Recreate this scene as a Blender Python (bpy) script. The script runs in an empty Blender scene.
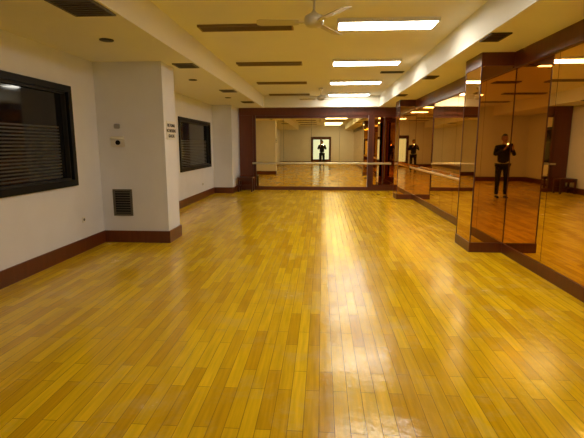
import bpy, bmesh, math, random
from mathutils import Vector, Matrix
random.seed(7)
sc=bpy.context.scene
try:
    sc.view_settings.view_transform='Standard'
except Exception as e: print(e)
COL=sc.collection

# ------------------------------------------------------------ materials
def newmat(n):
    m=bpy.data.materials.new(n); m.use_nodes=True
    return m,m.node_tree,m.node_tree.nodes['Principled BSDF']
def simple(n,c,r=0.5,metal=0,spec=0.5,noise=0,bump=0,scale=8):
    m,nt,b=newmat(n)
    b.inputs['Base Color'].default_value=(*c,1); b.inputs['Roughness'].default_value=r
    b.inputs['Metallic'].default_value=metal; b.inputs['Specular IOR Level'].default_value=spec
    if noise or bump:
        g=nt.nodes.new('ShaderNodeNewGeometry')
        t=nt.nodes.new('ShaderNodeTexNoise'); t.inputs['Scale'].default_value=scale; t.inputs['Detail'].default_value=5
        nt.links.new(g.outputs['Position'],t.inputs['Vector'])
        if noise:
            mx=nt.nodes.new('ShaderNodeMix'); mx.data_type='RGBA'
            mx.inputs[6].default_value=(*[x*(1-noise) for x in c],1)
            mx.inputs[7].default_value=(*[min(1,x*(1+noise)) for x in c],1)
            nt.links.new(t.outputs['Fac'],mx.inputs[0]); nt.links.new(mx.outputs[2],b.inputs['Base Color'])
        if bump:
            bp=nt.nodes.new('ShaderNodeBump'); bp.inputs['Strength'].default_value=bump; bp.inputs['Distance'].default_value=0.01
            nt.links.new(t.outputs['Fac'],bp.inputs['Height']); nt.links.new(bp.outputs['Normal'],b.inputs['Normal'])
    return m
def emis(n,c,s):
    m,nt,b=newmat(n)
    b.inputs['Base Color'].default_value=(*c,1)
    b.inputs['Emission Color'].default_value=(*c,1); b.inputs['Emission Strength'].default_value=s
    return m
M={}
M['wall']=simple('wall_paint',(.75,.77,.86),.55,noise=.06,bump=.08,scale=3)
M['ceil']=simple('ceiling_paint',(.80,.79,.70),.6,noise=.03,scale=2)
M['dark']=simple('dark_metal',(.02,.018,.015),.45)
M['black']=simple('black_paint',(.004,.004,.005),.45,spec=.2)
M['vent']=simple('vent_metal',(.10,.085,.06),.5)
M['strip']=simple('unlit_louvre',(.22,.15,.07),.5)
M['white']=simple('white_plastic',(.75,.74,.70),.4)
M['fan']=simple('fan_enamel',(.55,.52,.40),.35)
M['steel']=simple('steel',(.5,.5,.5),.3,1)
M['glass']=simple('dark_glass',(.008,.008,.010),.06,0,.4)
M['frost']=simple('frosted_stripe',(.06,.062,.058),.35)
M['mirror']=simple('bronze_mirror',(.82,.53,.17),.015,1)
M['mirror_b']=simple('back_mirror',(.92,.74,.34),.01,1)
M['lamp']=emis('fluorescent_diffuser',(1,.95,.83),25)
M['doorlight']=emis('door_glass_light',(.6,.78,1),1.0)
M['barre']=simple('barre_wood',(.62,.36,.11),.3)
M['barre_b']=simple('barre_painted',(.75,.70,.52),.3)

def wood(n,c1,c2,r=.3):
    m,nt,b=newmat(n)
    g=nt.nodes.new('ShaderNodeNewGeometry'); mp=nt.nodes.new('ShaderNodeMapping')
    mp.inputs['Scale'].default_value=(14,14,1.2)
    t=nt.nodes.new('ShaderNodeTexNoise'); t.inputs['Scale'].default_value=1.5; t.inputs['Detail'].default_value=6; t.inputs['Distortion'].default_value=.6
    mx=nt.nodes.new('ShaderNodeMix'); mx.data_type='RGBA'
    mx.inputs[6].default_value=(*c1,1); mx.inputs[7].default_value=(*c2,1)
    nt.links.new(g.outputs['Position'],mp.inputs[0]); nt.links.new(mp.outputs[0],t.inputs['Vector'])
    nt.links.new(t.outputs['Fac'],mx.inputs[0]); nt.links.new(mx.outputs[2],b.inputs['Base Color'])
    b.inputs['Roughness'].default_value=r
    return m
M['wood']=wood('mahogany',(.070,.014,.005),(.17,.040,.011))
M['wood_d']=wood('mahogany_dark',(.05,.010,.004),(.12,.028,.010))

def floormat():
    m,nt,b=newmat('oak_strip_floor'); L=nt.links.new; N=nt.nodes.new
    g=N('ShaderNodeNewGeometry'); mp=N('ShaderNodeMapping'); mp.inputs['Rotation'].default_value=(0,0,math.radians(90))
    L(g.outputs['Position'],mp.inputs[0])
    br=N('ShaderNodeTexBrick'); br.offset=.37; br.offset_frequency=2; br.squash=1
    br.inputs['Color1'].default_value=(.88,.575,.008,1); br.inputs['Color2'].default_value=(.64,.365,.003,1)
    br.inputs['Mortar'].default_value=(.28,.15,.002,1)
    br.inputs['Scale'].default_value=1; br.inputs['Mortar Size'].default_value=.002; br.inputs['Mortar Smooth'].default_value=.3
    br.inputs['Brick Width'].default_value=.62; br.inputs['Row Height'].default_value=.085
    L(mp.outputs[0],br.inputs['Vector'])
    mp2=N('ShaderNodeMapping'); mp2.inputs['Scale'].default_value=(22,1.3,1); L(g.outputs['Position'],mp2.inputs[0])
    n1=N('ShaderNodeTexNoise'); n1.inputs['Scale'].default_value=2; n1.inputs['Detail'].default_value=6; L(mp2.outputs[0],n1.inputs['Vector'])
    r1=N('ShaderNodeMapRange'); r1.inputs[1].default_value=.3; r1.inputs[2].default_value=.7; r1.inputs[3].default_value=.82; r1.inputs[4].default_value=1.1; L(n1.outputs['Fac'],r1.inputs[0])
    mul=N('ShaderNodeMix'); mul.data_type='RGBA'; mul.blend_type='MULTIPLY'; mul.inputs[0].default_value=1
    L(br.outputs['Color'],mul.inputs[6]); L(r1.outputs[0],mul.inputs[7])
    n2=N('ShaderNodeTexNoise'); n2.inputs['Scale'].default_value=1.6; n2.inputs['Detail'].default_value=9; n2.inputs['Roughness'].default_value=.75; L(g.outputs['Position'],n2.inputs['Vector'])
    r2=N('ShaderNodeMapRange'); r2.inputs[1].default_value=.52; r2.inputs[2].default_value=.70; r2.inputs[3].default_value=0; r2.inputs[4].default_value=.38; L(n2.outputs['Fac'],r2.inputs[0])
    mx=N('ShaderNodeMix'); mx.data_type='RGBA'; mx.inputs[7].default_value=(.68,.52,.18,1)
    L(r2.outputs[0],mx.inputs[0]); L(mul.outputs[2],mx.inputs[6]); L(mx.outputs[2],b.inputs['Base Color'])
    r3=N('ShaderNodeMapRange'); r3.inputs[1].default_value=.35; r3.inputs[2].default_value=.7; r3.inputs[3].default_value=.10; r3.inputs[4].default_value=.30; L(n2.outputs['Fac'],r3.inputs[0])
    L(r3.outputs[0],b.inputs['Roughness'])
    b.inputs['Specular IOR Level'].default_value=.36
    bp=N('ShaderNodeBump'); bp.inputs['Strength'].default_value=.45; bp.inputs['Distance'].default_value=.003; bp.invert=True
    L(br.outputs['Fac'],bp.inputs['Height'])
    n3=N('ShaderNodeTexNoise'); n3.inputs['Scale'].default_value=14; n3.inputs['Detail'].default_value=3; L(g.outputs['Position'],n3.inputs['Vector'])
    bp2=N('ShaderNodeBump'); bp2.inputs['Strength'].default_value=.32; bp2.inputs['Distance'].default_value=.006
    L(n3.outputs['Fac'],bp2.inputs['Height']); L(bp.outputs['Normal'],bp2.inputs['Normal']); L(bp2.outputs['Normal'],b.inputs['Normal'])
    return m
M['floor']=floormat()

# ------------------------------------------------------------ mesh helpers
def mk(name,bm,mat,parent=None,smooth=False):
    me=bpy.data.meshes.new(name); bm.normal_update(); bm.to_mesh(me); bm.free()
    for m in (mat if isinstance(mat,list) else [mat]): me.materials.append(m)
    if smooth:
        for p in me.polygons: p.use_smooth=True
    o=bpy.data.objects.new(name,me); COL.objects.link(o)
    if parent: o.parent=parent
    return o
def empty(name,loc=(0,0,0)):
    o=bpy.data.objects.new(name,None); o.location=loc; o.empty_display_size=.1; COL.objects.link(o); return o
def addbox(bm,x0,x1,y0,y1,z0,z1,mi=0):
    r=bmesh.ops.create_cube(bm,size=1); vs=r['verts']
    for v in vs: v.co=Vector(((x0+x1)/2+v.co.x*(x1-x0),(y0+y1)/2+v.co.y*(y1-y0),(z0+z1)/2+v.co.z*(z1-z0)))
    for f in {f for v in vs for f in v.link_faces}: f.material_index=mi
    return vs
def box(name,x0,x1,y0,y1,z0,z1,mat,parent=None,bev=0):
    bm=bmesh.new(); addbox(bm,x0,x1,y0,y1,z0,z1)
    if bev: bmesh.ops.bevel(bm,geom=bm.edges[:],offset=bev,segments=2,affect='EDGES')
    return mk(name,bm,mat,parent)
def boxes(name,lst,mat,parent=None):
    bm=bmesh.new()
    for b in lst: addbox(bm,*b)
    return mk(name,bm,mat,parent)
def lathe(bm,prof,c,seg=32,axis='Z'):
    rings=[]
    for r,z in prof:
        ring=[]
        for i in range(seg):
            a=2*math.pi*i/seg
            ring.append(bm.verts.new((c[0]+r*math.cos(a),c[1]+r*math.sin(a),c[2]+z)))
        rings.append(ring)
    for a,b in zip(rings,rings[1:]):
        for i in range(seg): bm.faces.new((a[i],a[(i+1)%seg],b[(i+1)%seg],b[i]))
    bm.faces.new(rings[0][::-1]); bm.faces.new(rings[-1])
def cyl(bm,p0,p1,r,seg=14):
    p0=Vector(p0);p1=Vector(p1);d=p1-p0
    m=Matrix.Translation((p0+p1)/2)@d.to_track_quat('Z','Y').to_matrix().to_4x4()
    bmesh.ops.create_cone(bm,cap_ends=True,segments=seg,radius1=r,radius2=r,depth=d.length,matrix=m)

# ------------------------------------------------------------ room
XL,XR=-3.38,2.57
YB,YF=14.65,-6.5
ZS,ZC=2.70,3.06
XSL,XSR=-1.90,1.80
box('floor',XL-.2,XR+.2,YF-.2,YB+.2,-.12,0,M['floor'])
box('ceiling',XL-.2,XR+.2,YF-.2,YB+.2,ZC,ZC+.12,M['ceil'])
box('ceiling_soffit_left',XL,XSL,YF,YB,ZS,ZC,M['ceil'])
box('ceiling_soffit_right',XSR,XR,YF,YB,ZS,ZC,M['ceil'])
box('ceiling_soffit_back',XSL,XSR,14.35,YB,ZS,ZC,M['ceil'])
W1=(3.3,5.80,.95,2.27); W2=(10.25,13.15,.85,2.16)
segs=[]
def wallseg(y0,y1,z0,z1): segs.append((XL-.2,XL,y0,y1,z0,z1))
wallseg(YF-.2,W1[0],0,ZC)
wallseg(W1[0],W1[1],0,W1[2]); wallseg(W1[0],W1[1],W1[3],ZC)
wallseg(W1[1],W2[0],0,ZC)
wallseg(W2[0],W2[1],0,W2[2]); wallseg(W2[0],W2[1],W2[3],ZC)
wallseg(W2[1],YB+.2,0,ZC)
boxes('wall_left',segs,M['wall'])
box('wall_right',XR,XR+.2,YF-.2,YB+.2,0,ZC,M['wall'])
box('wall_back',XL,XR,YB,YB+.2,0,ZC,M['wall'])
box('wall_front',XL,XR,YF-.2,YF,0,ZC,M['wall'])
PX=-2.35; PY0,PY1=6.47,7.0
box('wall_pilaster',XL,PX,PY0,PY1,0,ZS,M['wall'])
box('wall_pilaster.001',XL,-2.78,13.5,YB,0,ZS,M['wall'])
bh=.185;bt=.022
boxes('baseboard_left',[(XL,XL+bt,YF,PY0-bt,0,bh),(XL,PX+bt,PY0-bt,PY0,0,bh),(PX,PX+bt,PY0,PY1+bt,0,bh),(XL,PX,PY1,PY1+bt,0,bh),
   (XL,XL+bt,PY1+bt,13.5-bt,0,bh),(XL,-2.78+bt,13.5-bt,13.5,0,bh),(-2.78,-2.78+bt,13.5,YB,0,bh)],M['wood'])
boxes('baseboard_front',[(XL+bt,-.9,YF,YF+bt,0,bh),(.75,XR-.03,YF,YF+bt,0,bh)],M['wood'])

def window(i,W,nstripe,z0s,z1s):
    e=empty('window_%d'%i)
    y0,y1,z0,z1=W; f=.085
    bm=bmesh.new()
    addbox(bm,XL-.10,XL+.03,y0,y1,z1-f,z1); addbox(bm,XL-.10,XL+.03,y0,y1,z0,z0+f)
    addbox(bm,XL-.10,XL+.03,y0,y0+f,z0+f,z1-f); addbox(bm,XL-.10,XL+.03,y1-f,y1,z0+f,z1-f)
    mk('frame_%d'%i,bm,M['black'],e)
    bm=bmesh.new()
    g=.02
    a0,a1,b0,b1=y0+f,y1-f,z0+f,z1-f
    addbox(bm,XL-.08,XL-.01,a0,a1,b1-g,b1); addbox(bm,XL-.08,XL-.01,a0,a1,b0,b0+g)
    addbox(bm,XL-.08,XL-.01,a0,a0+g,b0+g,b1-g); addbox(bm,XL-.08,XL-.01,a1-g,a1,b0+g,b1-g)
    mk('glazing_bead_%d'%i,bm,M['dark'],e)
    box('pane_%d'%i,XL-.075,XL-.065,a0,a1,b0,b1,M['glass'],e)
    bm=bmesh.new()
    for k in range(nstripe):
        z=z0s+(z1s-z0s)*k/(nstripe-1)
        addbox(bm,XL-.065,XL-.062,a0+g+.02,a1-g-.1,z,z+(z1s-z0s)/nstripe*.5)
    mk('frosted_bands_%d'%i,bm,M['frost'],e)
    return e
window(1,W1,17,1.08,1.72); window(2,W2,16,.98,1.6)

def frame_ring(bm,x0,x1,y0,y1,z0,z1,t):
    addbox(bm,x0,x1,y0,y0+t,z0,z1); addbox(bm,x0,x1,y1-t,y1,z0,z1)
    addbox(bm,x0,x0+t,y0+t,y1-t,z0,z1); addbox(bm,x1-t,x1,y0+t,y1-t,z0,z1)
def lit(y,x0=.2,x1=1.42):
    e=empty('fluorescent_ceiling_light',((x0+x1)/2,y,ZC)); w=.18
    def P(o): o.matrix_parent_inverse=Matrix.Translation(-Vector(e.location)); return o
    bm=bmesh.new(); frame_ring(bm,x0-.02,x1+.02,y-w-.02,y+w+.02,ZC-.05,ZC,.02)
    P(mk('housing',bm,M['white'],e))
    bm=bmesh.new(); vs=addbox(bm,x0,x1,y-w,y+w,ZC-.055,ZC-.02)
    bmesh.ops.bevel(bm,geom=bm.edges[:],offset=.008,segments=2,affect='EDGES')
    P(mk('diffuser',bm,M['lamp'],e))
def unlit(y,x0=-1.66,x1=-.40):
    e=empty('unlit_louvre_light',((x0+x1)/2,y,ZC)); w=.13
    bm=bmesh.new(); frame_ring(bm,x0,x1,y-w,y+w,ZC-.03,ZC,.02)
    for k in range(5):
        yy=y-w+.04+k*(2*w-.08)/4
        addbox(bm,x0+.02,x1-.02,yy-.004,yy+.004,ZC-.028,ZC)
    o=mk('louvre',bm,M['strip'],e); o.matrix_parent_inverse=Matrix.Translation(-Vector(e.location))
    o=box('reflector',x0+.02,x1-.02,y-w+.02,y+w-.02,ZC-.008,ZC-.001,M['strip'],e); o.matrix_parent_inverse=Matrix.Translation(-Vector(e.location))
for y in (6.0,8.65,11.3,13.9,3.35,.7,-1.95,-4.6):
    if y in (.7,): unlit(y,.2,1.42)
    else: lit(y)
    unlit(y+.1)

def grille_c(name,x0,x1,y0,y1,z,n=6,mat='vent'):
    bm=bmesh.new(); frame_ring(bm,x0,x1,y0,y1,z-.015,z,.025)
    for k in range(n):
        yy=y0+.03+(y1-y0-.06)*(k+.5)/n
        vs=addbox(bm,x0+.02,x1-.02,yy-.008,yy+.008,z-.012,z-.003)
    addbox(bm,x0+.02,x1-.02,y0+.02,y1-.02,z-.003,z,1)
    return mk(name,bm,[M[mat],M['dark']])
grille_c('ceiling_air_vent',-2.32,-1.93,3.72,4.2,ZS,7)
grille_c('ceiling_air_vent',-2.25,-1.93,6.65,7.0,ZS,5)
grille_c('ceiling_air_vent',-2.28,-1.95,9.8,10.2,ZS,5)
grille_c('ceiling_air_vent',-2.28,-1.95,12.4,12.8,ZS,5)
grille_c('ceiling_air_vent',1.82,2.04,5.12,5.5,ZS,5,'dark')
grille_c('ceiling_air_vent',1.82,2.04,8.1,8.45,ZS,5,'dark')
grille_c('ceiling_air_vent',1.82,2.04,10.95,11.3,ZS,5,'dark')
grille_c('ceiling_air_vent',1.25,1.74,9.85,10.05,ZC,3,'dark')
def spot(x,y):
    bm=bmesh.new(); lathe(bm,[(.075,-.012),(.08,-.006),(.08,0)],(x,y,ZS))
    lathe(bm,[(.05,-.016),(.055,-.012)],(x,y,ZS))
    mk('recessed_downlight',bm,M['dark'],smooth=False)
spot(-2.5,5.15); spot(-2.42,8.3); spot(-2.42,11.4)

def fan(x,y,rot):
    zc=ZC; e=empty('ceiling_fan',(x,y,zc))
    bm=bmesh.new()
    lathe(bm,[(.02,-.07),(.055,-.05),(.065,-.01),(.065,0)],(0,0,0))
    cyl(bm,(0,0,-.2),(0,0,-.05),.013)
    lathe(bm,[(.03,-.335),(.075,-.325),(.10,-.295),(.105,-.26),(.095,-.225),(.05,-.2),(.025,-.185),(.02,-.17)],(0,0,0))
    mk('motor',bm,M['fan'],e,True)
    for k in range(3):
        a=math.radians(rot+120*k); R=Matrix.Rotation(a,4,'Z')
        bm=bmesh.new()
        addbox(bm,.08,.2,-.018,.018,-.292,-.284)
        T=Matrix.Translation((0,0,-.285))@Matrix.Rotation(math.radians(11),4,'X')
        pts=[(.16,-.05),(.2,-.06),(.56,-.068),(.60,-.05),(.61,0),(.60,.05),(.56,.068),(.2,.06),(.16,.05)]
        top=[bm.verts.new(T@Vector((px,py,.003))) for px,py in pts]; bot=[bm.verts.new(T@Vector((px,py,-.003))) for px,py in pts]
        bm.faces.new(top); bm.faces.new(bot[::-1])
        for i in range(len(pts)): j=(i+1)%len(pts); bm.faces.new((top[j],top[i],bot[i],bot[j]))
        bmesh.ops.transform(bm,matrix=R,verts=bm.verts[:])
        mk('blade_%d'%(k+1),bm,M['fan'],e)
fan(-.1,4.88,183); fan(-.05,12.6,170)

# ------------------------------------------------------------ mirrored right side
CX=2.10
cols=[(6.17,6.80),(12.3,12.9)]
for y0,y1 in cols:
    e=empty('mirrored_column')
    box('core',CX+.012,XR,y0+.012,y1-.012,0,ZS,M['wood'],e)
    boxes('plinth',[(CX-.01,XR,y0-.01,y0+.012,0,.14),(CX-.01,CX+.012,y0+.012,y1-.012,0,.14),(CX-.01,XR,y1-.012,y1+.01,0,.14)],M['wood'],e)
    boxes('head_band',[(CX-.01,XR,y0-.01,y0+.012,2.53,ZS),(CX-.01,CX+.012,y0+.012,y1-.012,2.53,ZS),(CX-.01,XR,y1-.012,y1+.01,2.53,ZS)],M['wood'],e)
    boxes('mirror_front',[(CX+.012,XR-.012,y0,y0+.011,.14,2.53)],M['mirror'],e)
    boxes('mirror_side',[(CX,CX+.011,y0+.012,y1-.012,.14,2.53)],M['mirror'],e)
    boxes('mirror_rear',[(CX+.012,XR-.012,y1-.011,y1,.14,2.53)],M['mirror'],e)
    boxes('corner_trim',[(CX-.004,CX+.012,y0-.004,y0+.012,.14,2.53),(CX-.004,CX+.012,y1-.012,y1+.004,.14,2.53)],M['wood_d'],e)
def bay(y0,y1,n,postw=.0):
    e=empty('wall_mirror')
    box('backing',XR-.010,XR,y0,y1,.14,2.53,M['wood_d'],e)
    w=(y1-y0)/n
    for k in range(n):
        o=box('panel_%d'%(k+1),XR-.018,XR-.010,y0+k*w+.005,y0+(k+1)*w-.005,.14,2.53,M['mirror'],e)
bay(6.815,12.285,6); bay(12.915,YB-.03,2); bay(YF+.03,6.155,12)
boxes('baseboard_right',[(XR-.035,XR,YF,6.16,0,.14),(XR-.035,XR,6.81,12.29,0,.14),(XR-.035,XR,12.91,YB-.03,0,.14)],M['wood'])
boxes('trim_1',[(XR-.06,XR,YF,6.16,2.5,ZS),(XR-.06,XR,6.81,12.29,2.44,ZS),(XR-.06,XR,12.91,YB-.03,2.44,ZS)],M['wood'])
def barre(p0,p1,wall_dir,n,mat,r=.026):
    e=empty('ballet_barre'); p0=Vector(p0);p1=Vector(p1)
    bm=bmesh.new(); cyl(bm,p0,p1,r,16); mk('rail',bm,mat,e,True)
    bm=bmesh.new(); wd=Vector(wall_dir)
    for k in range(n):
        p=p0.lerp(p1,(k+.3)/(n-.4))
        cyl(bm,p,p+wd,.009,10); cyl(bm,p+wd*.92,p+wd,.03,16)
    mk('brackets',bm,M['steel'],e)
barre((XR-.16,6.95,.9),(XR-.16,12.15,.9),(.142,0,0),4,M['barre'])
# ------------------------------------------------------------ back wall
boxes('trim_2',[(-2.75,XR-.06,YB-.05,YB,2.46,ZS)],M['wood'])
boxes('baseboard_back',[(-2.75,XR-.04,YB-.04,YB,0,.12)],M['wood'])
BX0,BX1=-2.2,1.5
box('trim_3',-2.755,BX0-.1,YB-.03,YB,.12,2.46,M['wood'])
e=empty('wall_panel_right_end')
box('board',BX1+.01,XR-.04,YB-.03,YB,.12,2.46,M['wood'],e)
box('post',BX1+.01,BX1+.14,YB-.07,YB-.03,.12,2.46,M['wood_d'],e)
box('narrow_mirror',BX1+.2,XR-.15,YB-.036,YB-.03,.2,2.38,M['mirror'],e)
box('mullion',BX1+.5,BX1+.54,YB-.06,YB-.036,.2,2.38,M['wood_d'],e)
e=empty('back_wall_mirror')
box('backing',BX0,BX1,YB-.012,YB,.12,2.46,M['wood_d'],e)
for k in range(4):
    w=(BX1-BX0)/4
    box('panel_%d'%(k+1),BX0+k*w+.003,BX0+(k+1)*w-.003,YB-.02,YB-.012,.12,2.36,M['mirror_b'],e)
box('post_left',BX0-.09,BX0,YB-.07,YB,.12,2.46,M['wood_d'],e)
barre((-2.3,YB-.2,.9),(2.25,YB-.2,.9),(0,.175,0),5,M['barre_b'],.03)
e=empty('wooden_bench')
box('seat',-2.72,-2.22,13.9,14.35,.43,.47,M['wood_d'],e,.006)
boxes('legs',[(-2.71,-2.66,13.91,13.96,0,.43),(-2.28,-2.23,13.91,13.96,0,.43),(-2.71,-2.66,14.29,14.34,0,.43),(-2.28,-2.23,14.29,14.34,0,.43)],M['wood_d'],e)
boxes('stretchers',[(-2.66,-2.28,13.92,13.95,.15,.20),(-2.66,-2.28,14.30,14.33,.15,.20),(-2.70,-2.67,13.96,14.29,.15,.20),(-2.66,-2.28,13.92,13.95,.36,.43)],M['wood_d'],e)

# ------------------------------------------------------------ things on pilaster
yf=PY0
e=empty('wall_vent_grille')
bm=bmesh.new()
x0,x1,z0,z1=-3.20,-2.90,.42,.83
addbox(bm,x0,x1,yf-.02,yf,z0,z0+.03);addbox(bm,x0,x1,yf-.02,yf,z1-.03,z1);addbox(bm,x0,x0+.03,yf-.02,yf,z0+.03,z1-.03);addbox(bm,x1-.03,x1,yf-.02,yf,z0+.03,z1-.03)
mk('frame',bm,M['vent'],e)
bm=bmesh.new()
for k in range(9):
    z=z0+.05+k*.038
    vs=addbox(bm,x0+.03,x1-.03,yf-.016,yf-.004,z-.003,z+.008)
mk('louvres',bm,M['vent'],e)
box('duct_back',x0+.03,x1-.03,yf-.003,yf,z0+.03,z1-.03,M['black'],e)
e=empty('wall_telephone')
box('base',-3.17,-2.96,yf-.045,yf,1.47,1.63,M['white'],e,.012)
bm=bmesh.new(); cyl(bm,(-3.05,yf-.058,1.535),(-3.05,yf-.04,1.535),.035,24); mk('dial',bm,M['black'],e)
bm=bmesh.new(); cyl(bm,(-3.16,yf-.06,1.60),(-2.97,yf-.06,1.60),.013,12); mk('handset',bm,M['white'],e,True)
box('thermostat',-3.11,-3.02,yf-.03,yf,1.74,1.81,M['steel'],None,.008)
e=empty('wall_sign')
box('plate',PX,PX+.008,6.56,6.95,1.58,1.86,M['white'],e)
for k,t in enumerate(['NO FUMAR','NO SMOKING','GRACIAS']):
    cu=bpy.data.curves.new('text_%d'%k,'FONT'); cu.body=t; cu.size=.065; cu.align_x='CENTER'; cu.extrude=.001; cu.offset=.002
    o=bpy.data.objects.new('lettering_%d'%(k+1),cu); COL.objects.link(o); o.parent=e
    o.location=(PX+.010,6.755,1.775-k*.08); o.rotation_euler=(math.radians(90),0,math.radians(90)); cu.materials.append(M['black'])
def outlet(x,y,z):
    e=empty('wall_outlet')
    box('plate',x,x+.008,y-.04,y+.04,z-.04,z+.04,M['white'],e,.003)
    bm=bmesh.new(); cyl(bm,(x+.008,y,z),(x+.011,y,z),.02,20); mk('socket',bm,M['vent'],e)
outlet(XL,5.9,.45); outlet(XL,12.2,.4)

# ------------------------------------------------------------ door behind
e=empty('door_1')
dx0,dx1=-.88,.73
boxes('door_frame',[(dx0,dx0+.1,YF,YF+.06,0,2.15),(dx1-.1,dx1,YF,YF+.06,0,2.15),(dx0+.1,dx1-.1,YF,YF+.06,2.05,2.15)],M['wood_d'],e)
for k,(a,b) in enumerate(((dx0+.1,-.08),(-.07,dx1-.1))):
    bm=bmesh.new(); s=.07
    addbox(bm,a,a+s,YF,YF+.04,0.005,2.05);addbox(bm,b-s,b,YF,YF+.04,.005,2.05);addbox(bm,a+s,b-s,YF,YF+.04,.005,.35);addbox(bm,a+s,b-s,YF,YF+.04,1.93,2.05)
    mk('leaf_%d'%(k+1),bm,M['wood_d'],e)
    box('glass_%d'%(k+1),a+s,b-s,YF+.015,YF+.02,.35,1.93,M['doorlight'],e)
    bm=bmesh.new(); hx=b-.035 if k==0 else a+.035
    cyl(bm,(hx,YF+.075,.95),(hx,YF+.075,1.25),.01); cyl(bm,(hx,YF+.04,.97),(hx,YF+.075,.97),.008); cyl(bm,(hx,YF+.04,1.23),(hx,YF+.075,1.23),.008)
    mk('pull_%d'%(k+1),bm,M['steel'],e)

# ------------------------------------------------------------ photographer (seen in the mirrors)
skin=simple('skin',(.45,.24,.15),.5); cloth=simple('dark_jacket',(.012,.012,.015),.8); trous=simple('dark_trousers',(.010,.010,.014),.8); hairm=simple('hair',(.01,.007,.005),.6)
pe=empty('photographer',(0,-.42,0))
def skinned(name,verts,edges,mat,root=0,sub=2):
    me=bpy.data.meshes.new(name); me.from_pydata([v[0] for v in verts],edges,[]); me.materials.append(mat)
    o=bpy.data.objects.new(name,me); COL.objects.link(o); o.parent=pe
    sm=o.modifiers.new('Skin','SKIN'); sm.use_smooth_shade=True
    if not me.skin_vertices: return o
    for i,v in enumerate(verts):
        r=v[1]; r=r if isinstance(r,tuple) else (r,r)
        me.skin_vertices[0].data[i].radius=r; me.skin_vertices[0].data[i].use_root=(i==root)
    s=o.modifiers.new('Sub','SUBSURF'); s.levels=sub; s.render_levels=sub
    return o
V=[((0,0,.98),(.17,.125)),((0,0,1.12),(.165,.12)),((0,.0,1.30),(.185,.125)),((0,-.01,1.44),(.17,.11)),((0,0,1.52),(.065,.065)),
 ((.19,0,1.44),.07),((.27,.08,1.22),.055),((.13,.30,1.36),.038),
 ((-.19,0,1.44),.07),((-.27,.08,1.22),.055),((-.13,.30,1.36),.038)]
E=[(0,1),(1,2),(2,3),(3,4),(3,5),(5,6),(6,7),(3,8),(8,9),(9,10)]
skinned('jacket',V,E,cloth)
V=[((0,0,.98),(.155,.12)),((.10,0,.90),.105),((.12,.02,.50),.072),((.12,0,.09),.055),((-.10,0,.90),.105),((-.12,.02,.50),.072),((-.12,0,.09),.055)]
skinned('trousers',V,[(0,1),(1,2),(2,3),(0,4),(4,5),(5,6)],trous)
for s,n in ((1,'right'),(-1,'left')):
    skinned('shoe_'+n,[((s*.12,-.05,.045),(.042,.040)),((s*.12,.05,.045),(.045,.038)),((s*.13,.17,.034),(.042,.028))],[(0,1),(1,2)],M['black'])
    w=Vector((s*.13,.30,1.36)); h=Vector((s*.085,.37,1.42))
    V=[(w,.027),(h,(.032,.02))]; E=[(0,1)]
    for f in range(4):
        b=len(V); z=1.44+f*.018
        V+= [((s*.095,.39,z),.009),((s*.093,.415,z+.008),.0085),((s*.075,.425,z+.01),.008),((s*.055,.420,z+.008),.007)]
        E+=[(1,b),(b,b+1),(b+1,b+2),(b+2,b+3)]
    b=len(V); V+=[((s*.075,.36,1.445),.011),((s*.065,.372,1.47),.009)]; E+=[(1,b),(b,b+1)]
    skinned('hand_'+n,V,E,skin,0,1)
bm=bmesh.new()
bmesh.ops.create_uvsphere(bm,u_segments=32,v_segments=20,radius=1)
for v in bm.verts:
    x,y,z=v.co; k=1-.22*max(0,-z)
    fx,fy=x*.078*k,y*.098*(1-.1*max(0,-z))
    n=math.exp(-((x/.16)**2+((z+.12)/.22)**2))*(y>0)
    brow=math.exp(-((z-.12)/.1)**2)*(y>.6)*.004
    eye=-.006*(math.exp(-(((abs(x)-.38)/.15)**2+((z-.0)/.12)**2)))*(y>0)
    lip=.005*math.exp(-((x/.3)**2+((z+.48)/.07)**2))*(y>0)
    v.co=(fx,fy+n*.026+brow+eye+lip,z*.118)
mk('head',bm,skin,pe,True).location=(0,.02,1.68)
bm=bmesh.new(); cyl(bm,(0,-.0,1.48),(0,.01,1.62),.052,20); mk('neck',bm,skin,pe,True)
bm=bmesh.new(); bmesh.ops.create_uvsphere(bm,u_segments=28,v_segments=18,radius=1)
bmesh.ops.delete(bm,geom=[v for v in bm.verts if v.co.z<(-.35 if v.co.y<.1 else .42)],context='VERTS')
for v in bm.verts: v.co=(v.co.x*.087,v.co.y*.106,v.co.z*.128)
mk('hair',bm,hairm,pe,True).location=(0,.012,1.685)
for s in (1,-1):
    bm=bmesh.new(); bmesh.ops.create_uvsphere(bm,u_segments=12,v_segments=8,radius=1)
    for v in bm.verts: v.co=(v.co.x*.012,v.co.y*.02,v.co.z*.033)
    mk('ear',bm,skin,pe,True).location=(s*.08,.015,1.675)
    bm=bmesh.new(); bmesh.ops.create_uvsphere(bm,u_segments=12,v_segments=8,radius=.011)
    mk('eye',bm,M['white'],pe,True).location=(s*.03,.103,1.68)
box('phone',-.078,.078,.385,.393,1.46,1.54,M['black'],pe,.003)
bm=bmesh.new(); cyl(bm,(.06,.393,1.525),(.06,.3955,1.525),.014,16)
mk('phone_flash',bm,emis('flash_led',(1,1,1),150),pe)

w=bpy.data.worlds.new('World'); sc.world=w; w.use_nodes=True
w.node_tree.nodes['Background'].inputs[0].default_value=(.02,.02,.025,1); w.node_tree.nodes['Background'].inputs[1].default_value=.5
cam=bpy.data.cameras.new('camera'); co=bpy.data.objects.new('camera',cam); COL.objects.link(co)
cam.sensor_width=36; cam.lens=36*435/584; cam.clip_start=.01
co.location=(0,0,1.5); co.rotation_euler=(math.radians(90-9.66),0,math.radians(3.89))
sc.camera=co
